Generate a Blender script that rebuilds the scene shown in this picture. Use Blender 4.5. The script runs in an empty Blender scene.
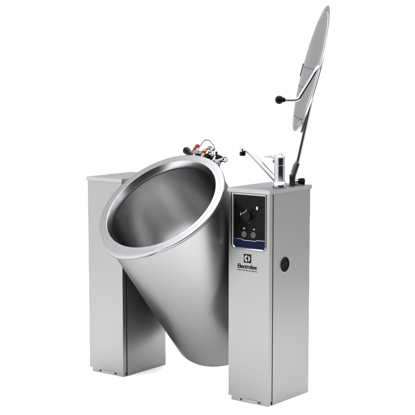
import bpy, bmesh, math
from mathutils import Vector, Matrix
C = bpy.context.scene.collection
S = bpy.context.scene
PI = math.pi

# ------------------------------------------------------------------ materials
def new_mat(name):
    m = bpy.data.materials.new(name); m.use_nodes = True
    return m, m.node_tree.nodes, m.node_tree.links, m.node_tree.nodes['Principled BSDF']

def plain(name, col, rough=.5, metal=0., spec=.5, var=.06, coat=0.):
    m, N, L, b = new_mat(name)
    tc = N.new('ShaderNodeTexCoord'); nz = N.new('ShaderNodeTexNoise')
    nz.inputs['Scale'].default_value = 60; nz.inputs['Detail'].default_value = 4
    L.new(tc.outputs['Object'], nz.inputs['Vector'])
    mr = N.new('ShaderNodeMapRange')
    mr.inputs['To Min'].default_value = max(.01, rough - var); mr.inputs['To Max'].default_value = rough + var
    L.new(nz.outputs['Fac'], mr.inputs['Value']); L.new(mr.outputs['Result'], b.inputs['Roughness'])
    b.inputs['Base Color'].default_value = (*col, 1); b.inputs['Metallic'].default_value = metal
    b.inputs['Specular IOR Level'].default_value = spec
    b.inputs['Coat Weight'].default_value = coat
    return m

def steel(name, col, rough, scale, aniso=0., radial=False, streak=.05, bump=.0006, tint=.35, rv=.04):
    """brushed stainless steel: fine stretched grain in the roughness, tone and bump"""
    m, N, L, b = new_mat(name)
    tc = N.new('ShaderNodeTexCoord'); mp = N.new('ShaderNodeMapping')
    mp.inputs['Scale'].default_value = scale
    L.new(tc.outputs['Object'], mp.inputs['Vector'])
    nz = N.new('ShaderNodeTexNoise'); nz.inputs['Scale'].default_value = 1
    nz.inputs['Detail'].default_value = 5; nz.inputs['Roughness'].default_value = .65
    L.new(mp.outputs['Vector'], nz.inputs['Vector'])
    sm = N.new('ShaderNodeTexNoise'); sm.inputs['Scale'].default_value = 5; sm.inputs['Detail'].default_value = 3
    L.new(tc.outputs['Object'], sm.inputs['Vector'])
    ad = N.new('ShaderNodeMath'); ad.operation = 'MULTIPLY_ADD'; ad.inputs[1].default_value = .55
    L.new(sm.outputs['Fac'], ad.inputs[0])
    h = N.new('ShaderNodeMath'); h.operation = 'MULTIPLY'; h.inputs[1].default_value = .45
    L.new(nz.outputs['Fac'], h.inputs[0]); L.new(h.outputs[0], ad.inputs[2])
    mr = N.new('ShaderNodeMapRange'); mr.inputs['From Min'].default_value = .3; mr.inputs['From Max'].default_value = .7
    mr.inputs['To Min'].default_value = rough - rv; mr.inputs['To Max'].default_value = rough + rv
    L.new(ad.outputs[0], mr.inputs['Value']); L.new(mr.outputs['Result'], b.inputs['Roughness'])
    mx = N.new('ShaderNodeMix'); mx.data_type = 'RGBA'
    mx.inputs[6].default_value = (*[c * (1 - streak) for c in col], 1)
    mx.inputs[7].default_value = (*[c * (1 + streak) for c in col], 1)
    r2 = N.new('ShaderNodeMapRange'); r2.inputs['From Min'].default_value = .3; r2.inputs['From Max'].default_value = .7
    L.new(nz.outputs['Fac'], r2.inputs['Value'])
    L.new(r2.outputs['Result'], mx.inputs[0]); L.new(mx.outputs[2], b.inputs['Base Color'])
    b.inputs['Metallic'].default_value = 1
    b.inputs['Specular Tint'].default_value = (tint, tint, tint, 1)
    b.inputs['Anisotropic'].default_value = aniso
    if radial:
        tg = N.new('ShaderNodeTangent'); tg.direction_type = 'RADIAL'; tg.axis = 'Z'
        L.new(tg.outputs['Tangent'], b.inputs['Tangent'])
    if bump <= 0: return m
    bp = N.new('ShaderNodeBump'); bp.inputs['Strength'].default_value = .25; bp.inputs['Distance'].default_value = bump
    L.new(nz.outputs['Fac'], bp.inputs['Height']); L.new(bp.outputs['Normal'], b.inputs['Normal'])
    return m

M = {}
M['column'] = steel('brushed_column_steel', (.212, .212, .210), .40, (700, 700, 9), streak=.035)
M['cap'] = steel('brushed_cap_steel', (.255, .255, .263), .38, (9, 700, 700), streak=.03)
M['pot'] = steel('brushed_pot_steel', (.245, .247, .244), .30, (3, 3, 600), aniso=.5, radial=True, streak=.012, bump=0, rv=.015)
M['liner'] = steel('brushed_liner_steel', (.61, .611, .612), .19, (3, 3, 500), aniso=.35, radial=True, streak=.015, bump=0, rv=.006)
M['seat'] = steel('smooth_seat_steel', (.30, .30, .308), .22, (30, 30, 30), streak=.01, bump=0, rv=.01)
M['rim'] = steel('satin_rim_steel', (.228, .228, .236), .33, (40, 40, 40), streak=.02, bump=0, rv=.03)
M['lid'] = steel('brushed_lid_steel', (.43, .424, .442), .25, (400, 8, 400), streak=.03)
M['chrome'] = plain('chrome', (.27, .274, .287), .045, 1, var=.015)
M['arm'] = plain('polished_arm', (.36, .365, .38), .07, 1, var=.02)
M['fitting'] = plain('worn_chrome_fitting', (.17, .172, .18), .16, 1, var=.05)
M['bezel'] = plain('polished_bezel', (.33, .34, .37), .18, 1, var=.03)
M['black'] = plain('black_plastic', (.0018, .002, .0026), .22, spec=.05)
M['gloss'] = plain('black_panel_glass', (.0018, .0018, .0018), .25, var=.03, spec=.06)
M['gap'] = plain('dark_seam', (.006, .007, .007), .7, spec=.2)
M['grey'] = plain('dark_grey_rubber', (.0012, .0016, .0018), .5, spec=.03)
M['iron'] = plain('dark_grey_metal', (.075, .078, .082), .3, 1)
M['blue'] = plain('dark_blue_band', (.0008, .0025, .017), .3, spec=.06)
M['button'] = plain('grey_button', (.060, .058, .053), .45, spec=.1)
M['white'] = plain('white_print', (.34, .34, .34), .5, spec=.1)
M['red'] = plain('red_plastic', (.15, .003, .006), .35, spec=.12)
M['brass'] = plain('orange_brass', (.30, .12, .05), .3, .5)
M['ink'] = plain('black_ink', (.003, .003, .0035), .5, spec=.05)
M['navy'] = plain('dark_slate_plastic', (.0012, .0022, .0032), .2, spec=.08)
M['floor'] = plain('white_studio_paper', (.94, .94, .94), .9, spec=.1)

# ------------------------------------------------------------------ mesh helpers
def finish(bm, name, mat, parent=None, loc=(0, 0, 0), smooth=None, bevel=None, seg=2):
    if bevel:
        es = [e for e in bm.edges if len(e.link_faces) == 2 and e.calc_face_angle(0) > math.radians(40)]
        bmesh.ops.bevel(bm, geom=es, offset=bevel, segments=seg, profile=.6, affect='EDGES', clamp_overlap=True)
    bmesh.ops.recalc_face_normals(bm, faces=bm.faces)
    me = bpy.data.meshes.new(name); bm.to_mesh(me); bm.free()
    me.materials.append(mat)
    o = bpy.data.objects.new(name, me); C.objects.link(o)
    o.location = loc
    if parent: o.parent = parent
    if smooth:
        for p in me.polygons: p.use_smooth = True
        me.set_sharp_from_angle(angle=math.radians(smooth))
    return o

def add_box(bm, x0, x1, y0, y1, z0, z1, mtx=None):
    v = [bm.verts.new((x, y, z)) for x in (x0, x1) for y in (y0, y1) for z in (z0, z1)]
    if mtx is not None:
        for q in v: q.co = mtx @ q.co
    for f in ((0, 1, 3, 2), (4, 6, 7, 5), (0, 4, 5, 1), (2, 3, 7, 6), (0, 2, 6, 4), (1, 5, 7, 3)):
        bm.faces.new([v[i] for i in f])

def box(name, mat, b, parent=None, bevel=.002, loc=(0, 0, 0)):
    bm = bmesh.new(); add_box(bm, *b)
    return finish(bm, name, mat, parent, loc, smooth=35, bevel=bevel)

def align(d):
    return Vector(d).normalized().to_track_quat('Z', 'Y').to_matrix().to_4x4()

def add_lathe(bm, prof, seg=48, mtx=None, closed=False):
    """prof: list of (r, z); r=0 points become poles"""
    mtx = mtx or Matrix()
    rings = []
    for r, z in prof:
        if r < 1e-7: rings.append([bm.verts.new(mtx @ Vector((0, 0, z)))])
        else: rings.append([bm.verts.new(mtx @ Vector((r * math.cos(2 * PI * i / seg), r * math.sin(2 * PI * i / seg), z))) for i in range(seg)])
    pairs = list(zip(rings, rings[1:]))
    if closed: pairs.append((rings[-1], rings[0]))
    for a, b in pairs:
        for i in range(seg):
            j = (i + 1) % seg
            if len(a) == 1 and len(b) == 1: continue
            if len(a) == 1: bm.faces.new((a[0], b[i], b[j]))
            elif len(b) == 1: bm.faces.new((a[i], b[0], a[j]))
            else: bm.faces.new((a[i], b[i], b[j], a[j]))

def add_cyl(bm, p, q, r0, r1=None, seg=24, ch=.0015):
    p, q = Vector(p), Vector(q); r1 = r0 if r1 is None else r1
    h = (q - p).length; c = min(ch, h * .3, r0 * .4, r1 * .4)
    m = Matrix.Translation(p) @ align(q - p)
    add_lathe(bm, [(0, 0), (r0 - c, 0), (r0, c), (r1, h - c), (r1 - c, h), (0, h)], seg, m)

def cyl(name, mat, p, q, r0, r1=None, parent=None, seg=32, ch=.0015):
    bm = bmesh.new(); add_cyl(bm, p, q, r0, r1, seg, ch)
    return finish(bm, name, mat, parent, smooth=40)

def smooth_path(pts, n=8):
    pts = [Vector(p) for p in pts]
    P = [pts[0] * 2 - pts[1]] + pts + [pts[-1] * 2 - pts[-2]]
    out = []
    for i in range(1, len(P) - 2):
        for k in range(n):
            t = k / n; a, b, c, d = P[i - 1:i + 3]
            out.append(.5 * ((2 * b) + (c - a) * t + (2 * a - 5 * b + 4 * c - d) * t * t + (3 * b - a - 3 * c + d) * t ** 3))
    out.append(pts[-1])
    return out

def add_tube(bm, pts, r, seg=16, flat=1.):
    """tube along pts; r a number or list; flat squashes it along its second axis"""
    pts = [Vector(p) for p in pts]; n = len(pts)
    rs = r if isinstance(r, (list, tuple)) else [r] * n
    t0 = (pts[1] - pts[0]).normalized()
    up = Vector((0, 0, 1)) if abs(t0.z) < .9 else Vector((1, 0, 0))
    u = t0.cross(up).normalized(); rings = []
    for i, p in enumerate(pts):
        t = (pts[min(i + 1, n - 1)] - pts[max(i - 1, 0)]).normalized()
        u = (u - t * u.dot(t)).normalized(); w = t.cross(u)
        rings.append([bm.verts.new(p + rs[i] * (math.cos(2 * PI * k / seg) * u + flat * math.sin(2 * PI * k / seg) * w)) for k in range(seg)])
    for a, b in zip(rings, rings[1:]):
        for k in range(seg):
            bm.faces.new((a[k], a[(k + 1) % seg], b[(k + 1) % seg], b[k]))
    bm.faces.new(rings[0][::-1]); bm.faces.new(rings[-1])

def tube(name, mat, pts, r, parent=None, seg=16, flat=1.):
    bm = bmesh.new(); add_tube(bm, pts, r, seg, flat)
    return finish(bm, name, mat, parent, smooth=50)

def add_prism(bm, poly, y0, y1):
    """polygon in x,z extruded along y"""
    a = [bm.verts.new((x, y0, z)) for x, z in poly]; b = [bm.verts.new((x, y1, z)) for x, z in poly]
    bm.faces.new(a); bm.faces.new(b[::-1]); n = len(poly)
    for i in range(n): bm.faces.new((a[i], b[i], b[(i + 1) % n], a[(i + 1) % n]))

def prism(name, mat, poly, y0, y1, parent=None, bevel=None):
    bm = bmesh.new(); add_prism(bm, poly, y0, y1)
    return finish(bm, name, mat, parent, smooth=30, bevel=bevel)

def ball(bm, c, r, seg=32):
    add_lathe(bm, [(r * math.sin(PI * i / 16), -r * math.cos(PI * i / 16)) for i in range(17)], seg, Matrix.Translation(c))

def text(name, body, size, mat, parent, x0, x1, z, y=-.0008, bold=0., space=1., tall=1.):
    cu = bpy.data.curves.new(name, 'FONT'); cu.body = body; cu.size = size; cu.extrude = .0003
    cu.offset = bold; cu.space_character = space; cu.fill_mode = 'FRONT'
    t = bpy.data.objects.new(name + '_curve', cu); C.objects.link(t)
    dg = bpy.context.evaluated_depsgraph_get()
    me = bpy.data.meshes.new_from_object(t.evaluated_get(dg)); me.name = name
    bpy.data.objects.remove(t); bpy.data.curves.remove(cu)
    xs = [v.co.x for v in me.vertices]; s = (x1 - x0) / (max(xs) - min(xs)); mn = min(xs)
    for v in me.vertices:
        v.co = Vector((x0 + (v.co.x - mn) * s, y + v.co.z, z + v.co.y * s * tall))
    me.materials.clear(); me.materials.append(mat)
    o = bpy.data.objects.new(name, me); C.objects.link(o); o.parent = parent
    return o

# ------------------------------------------------------------------ the appliance
W, DP, H, GAP = .2046, .3016, .900, .800      # column width, depth, height; x of the far column's inner face
HP = .019                                     # bottom edge of the front panels

root = bpy.data.objects.new('tilting_kettle', None); C.objects.link(root)
root.location = (-.5, .15, 0); root.empty_display_size = .2
root['label'] = 'stainless steel tilting kettle between two pillars, lid raised, with tap and black control panel'
root['category'] = 'kettle'
OFF = (.5, -.15, 0)

def column(x0, x1, inner):
    """inner: +1 when the face towards the pot is the +x one. Built in world coordinates."""
    # casing: side and rear sheet metal
    col = box('support_column', M['column'], (x0, x1, .0300, DP, .0015, H - .0168), root, .002, OFF)
    seam = box('seam', M['gap'], (x0 + .006, x1 - .006, .019, .0345, .004, H - .018), col, None)
    fp = box('front_panel', M['column'], (x0 - .0008, x1 + .0008, 0, .0225, HP, H - .0175), col, .0022)
    cap = box('top_cap', M['cap'], (x0 - .005, x1 + .005, -.005, DP + .005, H - .0165, H), col, .0022)
    # plinth below the front panel: recessed bar, a folded bracket and two screws
    box('plinth', M['column'], (x0 + .014, x1 - .0005, .0025, .018, .001, HP - .0006), col, .0012)
    box('plinth_bracket', M['cap'], (x0 + .074, x0 + .150, .0005, .0030, .0045, .0150), col, .001)
    for sx in (.064, .158):
        bm = bmesh.new(); add_cyl(bm, (x0 + sx, .003, .010), (x0 + sx, -.0015, .010), .0040, .0036, 16)
        finish(bm, 'screw', M['gap'], col, smooth=40)
    return col

right = column(-W, 0, -1)
right['label'] = 'near column carrying the control panel, tap and lid arm'
left = column(-GAP - W, -GAP, 1)
left['label'] = 'far plain column behind the pot, without controls'

# ---- control panel on the near column
def round_rect(x0, x1, z0, z1, r, n=8, top=True):
    p = []
    for cx, cz, a0, rr in ((x1 - r, z0 + r, -90, r), (x1 - r, z1 - r, 0, r), (x0 + r, z1 - r, 90, r), (x0 + r, z0 + r, 180, r)):
        if not top and a0 in (0, 90):
            p.append((x1, z1) if a0 == 0 else (x0, z1)); continue
        for k in range(n + 1):
            a = math.radians(a0 + 90 * k / n); p.append((cx + rr * math.cos(a), cz + rr * math.sin(a)))
    return p

ZT = H - .0195
prism('groove_shade', M['gap'], round_rect(-.1935, -.0160, .6470, ZT, .022, top=False), -.0012, .004, right)  # dark sheet showing left of the bezel, painted as the groove's shade
# polished bezel, a U of rounded section round the glass
bm = bmesh.new()
o_ = round_rect(-.1895, -.0145, .6455, ZT, .020, top=False); i_ = round_rect(-.1790, -.0185, .6545, ZT, .014, top=False)
n = len(o_)
rg = [[bm.verts.new((x, y, z)) for x, z in poly] for poly, y in ((o_, -.001), ([(a[0] * .72 + b[0] * .28, a[1] * .72 + b[1] * .28) for a, b in zip(o_, i_)], -.0042),
      ([(a[0] * .3 + b[0] * .7, a[1] * .3 + b[1] * .7) for a, b in zip(o_, i_)], -.0042), (i_, -.0018))]
for a, b in zip(rg, rg[1:]):
    for k in range(n):
        bm.faces.new((a[k], a[(k + 1) % n], b[(k + 1) % n], b[k]))
finish(bm, 'panel_bezel', M['bezel'], right, smooth=50)
panel = prism('control_panel', M['gloss'], round_rect(-.1765, -.0195, .6565, ZT - .007, .012, top=False), -.0022, .003, right)
prism('panel_top_edge', M['rim'], [(-.179, ZT - .0062), (-.0185, ZT - .0062), (-.0185, ZT), (-.179, ZT)], -.003, .003, right)
# dark blue band along the bottom, its top edge raised in the middle
bl = [(-.1765, .690), (-.1765, .6640)]
bl = [(-.1705, .6572), (-.0255, .6572), (-.0200, .6630), (-.0200, .6905), (-.058, .6905), (-.066, .6865), (-.128, .6865), (-.136, .6905), (-.1760, .6905), (-.1760, .6630)]
prism('blue_band', M['blue'], bl, -.0027, -.0015, right)
bm = bmesh.new()
for a, b in zip(bl[3:8], bl[4:9]):
    d = Vector((b[0] - a[0], 0, b[1] - a[1])); m = Matrix.Translation((a[0], -.0026, a[1])) @ Matrix.Rotation(-math.atan2(d.z, d.x), 4, 'Y')
    add_box(bm, 0, d.length, -.0007, .0007, -.0009, .0009, m)
finish(bm, 'band_edge_line', M['bezel'], right)
# rotary dial, pointer and printed marks
DX, DZ = -.1035, .790
bm = bmesh.new()
add_lathe(bm, [(0, 0), (.028, 0), (.028, .002), (.0245, .003), (.0225, .017), (.0215, .019), (0, .0195)], 40, Matrix.Translation((DX, -.002, DZ)) @ align((0, -1, 0)))
dial = finish(bm, 'dial', M['navy'], right, smooth=35)
bm = bmesh.new()
add_tube(bm, [(DX - .020, -.0225, DZ + .008), (DX - .006, -.0228, DZ + .014), (DX + .004, -.0228, DZ + .021), (DX + .006, -.0222, DZ + .028)], [.0034, .0040, .0028, .0040], 12, .5)
finish(bm, 'dial_pointer', M['chrome'], right, smooth=50)
def marks(name, polys, mat=None, y0=-.0028):
    bm = bmesh.new()
    for p in polys: add_prism(bm, p, y0, -.0018)
    return finish(bm, name, mat or M['white'], right)
marks('printed_symbol', [[(-.1450, .789), (-.1405, .789), (-.1412, .7935), (-.1425, .803), (-.1438, .7935)]])
sx, sz = -.0600, .8235
marks('printed_symbol', [[(sx + .0050 * math.cos(a), sz + .0075 * math.sin(a)) for a in [2 * PI * k / 16 for k in range(16)]]])
marks('printed_symbol', [[(DX - .002, DZ - .0335), (DX + .007, DZ - .0335), (DX + .007, DZ - .0315), (DX - .002, DZ - .0315)]], M['button'])
marks('printed_symbol', [[(DX + .0225 + .006 * math.cos(a), DZ + .010 + .009 * math.sin(a)) for a in (-.9, -.5, 0, .5, .9)] + [(DX + .0225 + .0045 * math.cos(a), DZ + .010 + .007 * math.sin(a)) for a in (.9, .5, 0, -.5, -.9)]], M['button'])
marks('printed_symbol', [[(-.1285, .7325), (-.1240, .7325), (-.1190, .7370), (-.1190, .7378), (-.1285, .7378)]])
marks('printed_symbol', [[(-.0782, .7322), (-.0720, .7322), (-.0720, .7380), (-.0782, .7380)]])
for bx in (-.1235, -.0770):
    bm = bmesh.new()
    add_lathe(bm, [(0, 0), (.0125, 0), (.0125, .003), (.0118, .0042), (.0102, .0042), (.0098, .0036), (0, .0040)], 32, Matrix.Translation((bx, -.002, .7115)) @ align((0, -1, 0)))
    pb = finish(bm, 'push_button', M['button'], right, smooth=35)
    bm = bmesh.new(); add_box(bm, bx - .0009, bx + .0009, -.0064, -.0050, .7070, .7160)
    finish(bm, 'button_mark', M['gap'], right)
# emblem: dark square, pale disc, dark wedge with its point to the left
EX, EZ, ES = -.1085, .6110, .0180
emb = prism('emblem', M['ink'], round_rect(EX - ES, EX + ES, EZ - ES, EZ + ES, .0015, 3), -.0006 - .0010, .001, right)
bm = bmesh.new(); R = .0146
def arc(a0, a1, n=14): return [(EX + R * math.cos(math.radians(a0 + (a1 - a0) * k / n)), EZ + R * math.sin(math.radians(a0 + (a1 - a0) * k / n))) for k in range(n + 1)]
add_prism(bm, arc(-68, 68), -.0022, -.0012)
add_prism(bm, arc(97, 178) + [(EX - .0065, EZ + .0010), (EX + .0015, EZ + .0080)], -.0022, -.0012)
add_prism(bm, arc(182, 263) + [(EX + .0015, EZ - .0080), (EX - .0065, EZ - .0010)], -.0022, -.0012)
finish(bm, 'emblem_mark', M['rim'], right)
text('brand_lettering', 'Electrolux', .03, M['ink'], right, -.1585, -.0600, .5690, bold=.0007)
text('small_lettering', 'PROFESSIONAL', .012, M['ink'], right, -.1605, -.0590, .5575, space=1.5, tall=.75)
# round black plug in the near side
bm = bmesh.new()
mt = Matrix.Translation((0, .1125, .5830)) @ align((1, 0, 0))
add_lathe(bm, [(0, -.002), (.0315, -.002), (.0315, .0022), (.0290, .0040), (.0265, .0030), (.0255, .0012), (0, .0010)], 48, mt)
plug = finish(bm, 'cable_plug', M['grey'], right, smooth=35)
bm = bmesh.new()
add_lathe(bm, [(.0312, -.001), (.0352, -.001), (.0350, .0010), (.0335, .0016), (.0312, .0012)], 48, mt, closed=True)
finish(bm, 'plug_ring', M['rim'], right, smooth=35)

# ---- the pot, tilted about the axis through the columns
TH, RB, LEN = .71614, .2855, .785
pc = Vector((-.5015, -.0873, .8219))
# outer body
bm = bmesh.new(); rc = .035
prof = [(RB, -.016), (RB, -.1), (RB, -.25), (RB, -.45), (RB, -.6), (RB, -(LEN - rc))]
prof += [(RB - rc + rc * math.cos(a), -(LEN - rc) - rc * math.sin(a)) for a in [PI / 2 * k / 10 for k in range(1, 11)]]
prof += [(.2, -LEN - .003), (.1, -LEN - .006), (0, -LEN - .007)]
add_lathe(bm, prof, 128)
pot = finish(bm, 'pot', M['pot'], root, smooth=40)
pot.location = pc - Vector(root.location); pot.rotation_euler = (TH, 0, 0)
pot['label'] = 'large cylindrical pot tipped forward between the columns'
# rim flange with a rolled outer edge and a fine inner bead
bm = bmesh.new()
prof = [(.2835, -.016), (.2860, -.0176), (.2915, -.0160), (.2935, -.0115), (.2932, -.005), (.2915, -.0015), (.2885, -.0002),
        (.2700, .0006), (.2610, .0012), (.2585, .0024), (.2560, .0022), (.2546, .0008), (.2546, -.0480), (.2800, -.0480)]
add_lathe(bm, prof, 128, closed=True)
finish(bm, 'rim', M['rim'], pot, smooth=35)
# bevelled seat for the lid, between rim and liner
bm = bmesh.new()
add_lathe(bm, [(.2550, .0010), (.2535, -.0018), (.2515, -.0060), (.2460, -.0180), (.2425, -.0265), (.2412, -.0310), (.2410, -.0340), (.2440, -.0340), (.2540, -.0100)], 128, closed=True)
finish(bm, 'lid_seat', M['seat'], pot, smooth=35)
# inner liner
bm = bmesh.new(); ri, li = .2411, .735
prof = [(ri, -.0335), (ri, -.15), (ri, -.35), (ri, -.5), (ri, -(li - .05))]
prof += [(ri - .05 + .05 * math.cos(a), -(li - .05) - .05 * math.sin(a)) for a in [PI / 2 * k / 10 for k in range(1, 11)]]
prof += [(.08, -li - .002), (0, -li - .003)]
add_lathe(bm, prof, 128)
finish(bm, 'liner', M['liner'], pot, smooth=40)
# pouring lip on the front of the rim
bm = bmesh.new(); N_ = 40; ra = []
a0, a1 = math.radians(-131), math.radians(-57)
for k in range(N_ + 1):
    t = k / N_; a = a0 + (a1 - a0) * t; am = math.radians(-97)
    u = (a - am) / ((a1 - am) if a > am else (am - a0)); w = max(0, 1 - abs(u) ** 1.5)
    ro = .2890 + .0290 * w
    dz = -.003 * w
    zt = -.0012 + .0018 * min(1, w * 5)
    sec = [(.2700, -.0012), (.2800, zt - .0002), (.2870, zt), (ro - .0022, zt + dz), (ro, -.0016 + dz), (ro, -.0060 + dz), (ro - .002, -.0085 + dz), (.2830, -.020 - .016 * w), (.2820, -.018), (.2700, -.006)]
    ra.append([bm.verts.new((r * math.cos(a), r * math.sin(a), z)) for r, z in sec])
m_ = len(ra[0])
for a, b in zip(ra, ra[1:]):
    for k in range(m_): bm.faces.new((a[k], a[(k + 1) % m_], b[(k + 1) % m_], b[k]))
bm.faces.new(ra[0][::-1]); bm.faces.new(ra[-1])
finish(bm, 'pouring_lip', M['rim'], pot, smooth=40)
# trunnions into both columns (pivot axis along x)
for s, xe in ((-1, -GAP), (1, -W)):
    bm = bmesh.new()
    add_cyl(bm, (s * (RB - .006), 0, -.25), (xe - pc.x, 0, -.25), .055, None, 40)
    finish(bm, 'trunnion', M['iron'], pot, smooth=40)

# ---- valve cluster on the back of the pot's rim (pot's own axes: x across, y outward, z along)
ZV = -.062
va = bmesh.new()
for k in range(9):   # curved mounting strip hugging the body
    a = math.radians(70 + 36 * k / 8)
    add_box(va, -.012, .012, -.001, .020, -.024, .024, Matrix.Translation((.2850 * math.cos(a), .2850 * math.sin(a), ZV)) @ Matrix.Rotation(a - PI / 2, 4, 'Z'))
valve = finish(va, 'valve_cluster', M['iron'], pot, smooth=30, bevel=.002)
valve['label'] = 'cluster of small valves and taps on the back of the rim'
def V(x, y, dz=0): return (x, y, ZV + dz)
bm = bmesh.new()
add_cyl(bm, V(-.068, .300), V(-.071, .345), .011, .011, 20); add_cyl(bm, V(-.060, .338), V(-.098, .362), .0120, .0135, 24)
add_cyl(bm, V(-.098, .362), V(-.120, .376), .0150, .0175, 24); add_cyl(bm, V(-.1205, .3765), V(-.1285, .3815), .0140, .0130, 24)
finish(bm, 'black_cap', M['black'], valve, smooth=35)
bm = bmesh.new()
add_tube(bm, smooth_path([V(-.079, .362), V(-.080, .384), V(-.078, .400), V(-.074, .414)], 5), [.0065] * 6 + [.0085] * 5 + [.0115] * 4 + [.010], 14, .6)
finish(bm, 'red_lever', M['red'], valve, smooth=50)
bm = bmesh.new()
add_cyl(bm, V(-.056, .300), V(-.058, .372), .0095, .0095, 20); add_cyl(bm, V(-.057, .350), V(-.0575, .368), .0140, .0140, 6)
add_cyl(bm, V(-.066, .376), V(-.046, .371), .0075, .0075, 16)
finish(bm, 'steel_fitting', M['fitting'], valve, smooth=30)
bm = bmesh.new()
add_cyl(bm, V(-.034, .302), V(-.033, .366), .0085, .0080, 20)
add_cyl(bm, V(.018, .300), V(.016, .356), .0120, .0110, 20); add_cyl(bm, V(.004, .350), V(.040, .345), .0100, .0100, 18)
add_cyl(bm, V(.046, .298), V(.049, .340), .0090, .0085, 18); add_cyl(bm, V(.050, .376), V(.074, .336), .0050, .0060, 16)
finish(bm, 'dark_fitting', M['grey'], valve, smooth=35)
bm = bmesh.new()
add_cyl(bm, V(-.010, .300), V(-.011, .362), .0070, .0070, 20); add_cyl(bm, V(-.011, .368), V(-.0115, .386), .0130, .0130, 6)
add_cyl(bm, V(-.0115, .384), V(-.008, .391), .0085, .0070, 18)
finish(bm, 'brass_fitting', M['brass'], valve, smooth=30)
wire = smooth_path([V(-.057, .372), V(-.059, .398), V(-.060, .430), V(-.053, .447), V(-.030, .445), V(-.010, .431), V(.012, .414), V(.031, .394), V(.027, .374), V(.012, .366)], 6)
tube('wire_loop', M['iron'], wire, .0024, valve, 10)
bm = bmesh.new()
add_cyl(bm, V(.006, .345), V(.002, .402), .0085, .0080, 18); add_cyl(bm, V(.003, .384), V(.001, .404), .0135, .0125, 6)
add_cyl(bm, V(.018, .398), V(.012, .372), .0065, .0065, 16); add_cyl(bm, V(.030, .374), V(.038, .355), .0080, .0070, 16)
add_cyl(bm, V(.066, .300), V(.062, .346), .0080, .0080, 18); add_cyl(bm, V(-.030, .352), V(-.026, .372), .0110, .0110, 6); add_cyl(bm, V(-.026, .366), V(-.023, .392), .0070, .0060, 16); add_cyl(bm, V(.036, .352), V(.052, .346), .0095, .0095, 6); add_cyl(bm, V(.014, .372), V(.026, .398), .0055, .0075, 16)
finish(bm, 'steel_fitting', M['fitting'], valve, smooth=30)
bm = bmesh.new()
add_cyl(bm, V(.098, .270), V(.100, .312), .0130, .0130, 20); add_cyl(bm, V(.099, .296), V(.100, .312), .0165, .0165, 6)
add_cyl(bm, V(.086, .318), V(.113, .332), .0100, .0095, 20); add_cyl(bm, V(.070, .322), V(.088, .316), .0120, .0120, 6)
add_lathe(bm, [(.0105 + .0040 * math.cos(t), .0040 * math.sin(t)) for t in [2 * PI * k / 10 for k in range(10)]], 24,
          Matrix.Translation(V(.119, .335)) @ align((.62, -.2, .76)), closed=True)
finish(bm, 'drain_tap', M['fitting'], valve, smooth=40)
bm = bmesh.new()
add_cyl(bm, V(.088, .322), V(.083, .346), .0055, .0055, 14)
add_tube(bm, [V(.072, .354), V(.084, .350), V(.100, .345)], [.0070, .0065, .0060], 14, .8)
add_cyl(bm, V(.111, .331), V(.116, .3335), .0085, .0080, 18)
finish(bm, 'tap_handle', M['black'], valve, smooth=40)

# ---- mixer tap on the near column
fx, fy = -.0366, .1245
bm = bmesh.new()
add_lathe(bm, [(0, 0), (.0285, 0), (.0290, .002), (.0278, .012), (.0255, .020), (.0235, .023), (.0222, .026), (.0222, .092), (.0215, .0928), (.0215, .0945), (.0224, .0955),
               (.0224, .121), (.0212, .1295), (.0170, .1358), (.0090, .1395), (0, .1405)], 48, Matrix.Translation((fx, fy, H)))
tap = finish(bm, 'mixer_tap', M['chrome'], root, OFF, smooth=35)
tap['label'] = 'chrome single-lever mixer tap with long swivel spout'
sp = [(fx - .012, fy, H + .026), (-.070, fy, .9445), (-.120, fy, .9850), (-.170, fy, 1.0250), (-.190, fy, 1.0400), (-.200, fy, 1.0465), (-.209, fy, 1.0490), (-.217, fy, 1.0485)]
spb = smooth_path(sp, 5)
tube('spout', M['chrome'], spb, [.0125 - .0025 * min(1, i / 24) for i in range(len(spb))], tap, 20)
bm = bmesh.new()
ax, ay = -.2265, fy
add_lathe(bm, [(0, 1.0580), (.0085, 1.0580), (.0120, 1.0545), (.0125, 1.0400), (.0110, 1.0385), (0, 1.0385)], 28, Matrix.Translation((ax, ay, 0)))
finish(bm, 'aerator_housing', M['chrome'], tap, smooth=35)
bm = bmesh.new()
add_lathe(bm, [(0, 1.0386), (.0098, 1.0386), (.0130, 1.0375), (.0130, 1.0290), (.0122, 1.0270), (.0122, 1.0235), (.0095, 1.0225), (0, 1.0225)], 28, Matrix.Translation((ax, ay, 0)))
finish(bm, 'aerator', M['navy'], tap, smooth=35)
lv = smooth_path([(fx + .004, fy, H + .1275), (fx - .018, fy, H + .1255), (fx - .030, fy, H + .1285), (fx - .044, fy, H + .1285), (fx - .058, fy, H + .1262), (fx - .072, fy, H + .1262), (fx - .082, fy, H + .1275)], 5)
bm = bmesh.new(); rr_ = []
for i, p in enumerate(lv):
    t = i / (len(lv) - 1); hw = .0175 * (1 - t) ** .6 * .75 + .0045; ht = .0125 * max(0, 1 - 1.05 * t) ** 1.3 + .0019
    rr_.append([bm.verts.new(p + Vector((0, hw * math.copysign(abs(math.cos(a)) ** .7, math.cos(a)), ht * math.copysign(abs(math.sin(a)) ** .7, math.sin(a))))) for a in [2 * PI * k / 24 for k in range(24)]])
for a, b in zip(rr_, rr_[1:]):
    for k in range(24): bm.faces.new((a[k], a[(k + 1) % 24], b[(k + 1) % 24], b[k]))
bm.faces.new(rr_[0]); bm.faces.new(rr_[-1])
finish(bm, 'tap_lever', M['chrome'], tap, smooth=50)
bm = bmesh.new(); add_cyl(bm, (fx - .0205, fy - .004, H + .108), (fx - .029, fy - .006, H + .107), .0070, .0065, 18)
finish(bm, 'tap_stop', M['iron'], tap, smooth=40)

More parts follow.
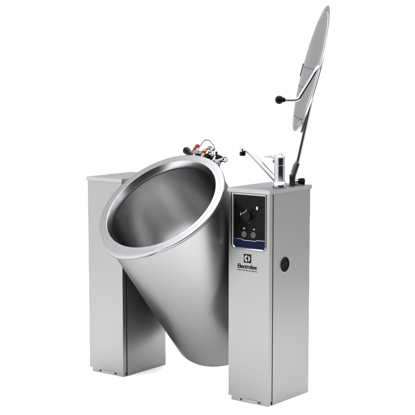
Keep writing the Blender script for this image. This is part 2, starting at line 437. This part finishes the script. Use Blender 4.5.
# ---- lid arm, lid and its handle.  Directions of the raised lid, as built:
ER = Vector((.79045, .61252, 0)); EU = Vector((-.07141, .09216, .99318)); EF = Vector((-.60834, .78506, -.11659))
aL = (ER * .2425 + EU * .9701).normalized()                 # up along the lid, leaning
toL = (Vector((-.0306, .2082, H)) + ER * .0765 + EU * .493 - Vector((2.87727, -4.12280, 1.42020))).normalized()
eL = aL.cross(toL).normalized()
nL = eL * (1 if eL.dot(ER) < 0 else -1); nL = (nL * .991 - (toL - aL * toL.dot(aL)).normalized() * .132).normalized()   # face normal
wL = aL.cross(nL).normalized()
if wL.dot(EF) > 0: wL = -wL                                  # towards the front edge
base = Vector((-.0306, .2082, H))
# image-plane helper constants in metres from the hinge foot
def K(r, u, d=0): return base + ER * r + EU * u + EF * d
lc = K(.0765, .4930)                                         # lid centre
RL = .2700
arm_lo, arm_hi = K(.0205, .0950), lc + nL * -.028 + aL * -.008
# hinge: foot, clevis and screw
bm = bmesh.new()
add_box(bm, -.0165, .0165, -.013, .013, 0, .004, Matrix.Translation(base))
d = (arm_lo - K(-.0010, .030)).normalized()
m = Matrix.Translation(base) @ Matrix.Rotation(math.radians(38), 4, 'Z')
add_box(bm, -.011, .011, -.010, .010, .003, .048, m)
arm_h = finish(bm, 'lid_hinge', M['iron'], root, OFF, smooth=35, bevel=.003)
arm_h['label'] = 'dark grey hinge post that carries the raised lid'
bm = bmesh.new()
add_cyl(bm, K(-.0010, .030), arm_lo + d * .004, .0132, .0130, 24, .003)
finish(bm, 'hinge_sleeve', M['iron'], arm_h, smooth=40)
bm = bmesh.new(); add_cyl(bm, K(-.004, .046, -.0185), K(-.004, .046, -.008), .0062, .0075, 20); add_cyl(bm, K(-.004, .046, -.010), K(-.004, .046, .016), .009, .009, 20)
finish(bm, 'hinge_screw', M['chrome'], arm_h, smooth=40)
tube('lid_arm', M['arm'], [arm_lo - d * .02, arm_lo + (arm_hi - arm_lo) * .5, arm_hi], .0118, arm_h, 20)
bm = bmesh.new()
hub = arm_hi
add_cyl(bm, hub - aL * .02, hub + aL * .022, .0125, .0110, 24, .005)
add_cyl(bm, hub, lc - aL * .008 + nL * .0070, .0150, .0190, 24, .003)
finish(bm, 'arm_hub', M['chrome'], arm_h, smooth=50)
# the lid: shallow dish, skirt turned back, cross seams on the face
LM = Matrix((( wL.x, aL.x, nL.x, lc.x), (wL.y, aL.y, nL.y, lc.y), (wL.z, aL.z, nL.z, lc.z), (0, 0, 0, 1)))
bm = bmesh.new()
prof = [(0, .0100), (.10, .0085), (.20, .0040), (.244, .0006), (.2475, .0000), (.2488, -.0024), (.2500, -.0024), (.2513, -.0004), (.264, -.0014), (.2690, -.0022), (.2705, -.0040), (.2705, -.0070), (.2690, -.0085), (.2675, -.0080), (.2665, -.0060), (.25, -.0040), (.12, .003), (0, .0060)]
add_lathe(bm, prof, 96, LM)
lid = finish(bm, 'lid', M['lid'], root, OFF, smooth=30)
lid['label'] = 'round steel lid standing open, seen almost edge-on'
def seam_bar(y, x0, x1, name='lid_seam', mat=M['gap'], h=.0022):
    bm = bmesh.new()
    def zf(x):
        r = math.hypot(x, y); return .0100 - .0095 * (r / .245) ** 1.7
    pts = [LM @ Vector((x0 + (x1 - x0) * k / 10, y - .13 * (x0 + (x1 - x0) * k / 10), zf(x0 + (x1 - x0) * k / 10) + .0006)) for k in range(11)]
    add_tube(bm, pts, h, 8, .7); return finish(bm, name, mat, lid, smooth=50)
seam_bar(-.000, -.235, .225); seam_bar(-.085, -.225, .02); seam_bar(-.213, -.13, .12)
bm = bmesh.new()
add_box(bm, -.2745, -.268, -.010, .048, -.011, .001, LM); finish(bm, 'lid_catch', M['gap'], lid, smooth=30, bevel=.002)
# handle: rod from the hub round the front edge, down and out to a black ball
h0 = hub; h1 = hub + wL * .292 - ER * .038 - EU * .006
hr = [h0 - aL * .0, hub + wL * .10 - ER * .008, hub + wL * .22 - ER * .018, h1]
off = h1 - base
r1, u1, d1 = off.dot(ER), off.dot(EU), off.dot(EF)
pts = [K(r1, u1, d1), K(r1 - .010, u1 - .012, d1 - .016), K(r1 - .030, u1 - .046, d1 - .018), K(r1 - .0730, u1 - .1150, d1 - .018), K(r1 - .0810, u1 - .1270, d1 - .018),
       K(r1 - .0960, u1 - .1320, d1 - .018), K(r1 - .1400, u1 - .1320, d1 - .018)]
hb = K(r1 - .1510, u1 - .1320, d1 - .018)
path = hr[:-1] + smooth_path(pts, 6) + [hb]
tube('lid_handle', M['chrome'], path, .0078, lid, 18)
bm = bmesh.new(); ball(bm, hb - ER * .006, .0170); add_cyl(bm, hb + ER * .006, hb + ER * .018, .0095, .0088, 24)
finish(bm, 'handle_ball', M['black'], lid, smooth=50)

# ---- small chrome knob with a black end behind the arm
kb = Vector((-.0329, .2690, H))
bm = bmesh.new()
kd = Vector((ER.x, ER.y, 0))
add_cyl(bm, kb + Vector((0, 0, .0145)) - kd * .024, kb + Vector((0, 0, .0145)) - kd * .006, .0145, .0140, 28)
add_box(bm, -.016, .016, -.010, .010, 0, .008, Matrix.Translation(kb) @ Matrix.Rotation(math.radians(38), 4, 'Z'))
knob = finish(bm, 'stop_knob', M['chrome'], root, OFF, smooth=35)
bm = bmesh.new(); add_cyl(bm, kb + Vector((0, 0, .0145)) - kd * .006, kb + Vector((0, 0, .0140)) + kd * .022, .0140, .0155, 28, .004)
finish(bm, 'knob_end', M['black'], knob, smooth=35)

# ------------------------------------------------------------------ studio floor
# a sheet of white paper, laid square to the side the kettle is photographed from
PV, PU = Vector((-.612, .791, 0)), Vector((.791, .612, 0)); PC = Vector((-.45, .15, 0))
bm = bmesh.new(); bm.faces.new([bm.verts.new(PC + PU * a + PV * b) for a, b in ((-2.3, -1.3), (2.3, -1.3), (2.3, 6), (-2.3, 6))])
fl = finish(bm, 'floor', M['floor']); fl['kind'] = 'structure'

# ------------------------------------------------------------------ light
w = bpy.data.worlds.new('World'); S.world = w; w.use_nodes = True
N, L = w.node_tree.nodes, w.node_tree.links; bg = N['Background']
tc = N.new('ShaderNodeTexCoord')
def dot(v):
    d = N.new('ShaderNodeVectorMath'); d.operation = 'DOT_PRODUCT'; d.inputs[1].default_value = v
    L.new(tc.outputs['Generated'], d.inputs[0]); return d.outputs['Value']
def ramp(val, a, b, lo, hi):
    r = N.new('ShaderNodeMapRange'); r.interpolation_type = 'SMOOTHSTEP'
    r.inputs['From Min'].default_value = a; r.inputs['From Max'].default_value = b
    r.inputs['To Min'].default_value = lo; r.inputs['To Max'].default_value = hi
    L.new(val, r.inputs['Value']); return r.outputs['Result']
def mth(op, a, b):
    m = N.new('ShaderNodeMath'); m.operation = op
    for i, q in enumerate((a, b)):
        if isinstance(q, (int, float)): m.inputs[i].default_value = q
        else: L.new(q, m.inputs[i])
    return m.outputs[0]
back = ramp(dot((-.61, .79, 0)), .66, .88, 0, 1.10)     # white studio wall behind the kettle
leftw = ramp(dot((-.80, -.60, 0)), .25, .8, 0, 2.6)     # bright side of the studio, front left
rightw = ramp(dot((.60, .80, 0)), .72, .98, 0, 1.5)       # dimmer side, rear right
hor = mth('ADD', mth('ADD', back, leftw), mth('ADD', rightw, .07))
up = ramp(dot((0, 0, 1)), .12, .55, 0, 1)               # white ceiling
dimmer = ramp(dot((-.61, 0, .79)), .72, .97, 0, 2.1)      # dark patch added to the world, upper left, to dim the pot's interior
tot = mth('ADD', mth('MULTIPLY', hor, mth('SUBTRACT', 1, up)), mth('MULTIPLY', up, mth('SUBTRACT', 4.1, dimmer)))
L.new(tot, bg.inputs['Strength']); bg.inputs['Color'].default_value = (1, 1, 1, 1)

def area(name, loc, target, sx, sy, power):
    l = bpy.data.lights.new(name, 'AREA'); l.shape = 'RECTANGLE'; l.size = sx; l.size_y = sy; l.energy = power
    o = bpy.data.objects.new(name, l); C.objects.link(o); o.location = loc
    o.rotation_euler = (Vector(target) - Vector(loc)).to_track_quat('-Z', 'Y').to_euler(); return o
area('overhead_softbox', (-.6, .4, 4.0), (-.6, .4, 0), 4, 4, 140)

# ------------------------------------------------------------------ camera
cam = bpy.data.cameras.new('camera'); co = bpy.data.objects.new('camera', cam); C.objects.link(co)
co.location = (2.87727406, -4.12280104, 1.42020386)
mt = Matrix((ER, EU, -EF)).transposed()
co.rotation_euler = mt.to_euler()
cam.sensor_width = 36; cam.lens = 1247.3186 * 36 / 415; cam.clip_end = 200
S.camera = co
S.view_settings.view_transform = 'Standard'; S.view_settings.look = 'None'; S.view_settings.exposure = 0; S.view_settings.gamma = 1
S.render.engine = 'CYCLES'; S.cycles.max_bounces = 10; S.cycles.glossy_bounces = 8
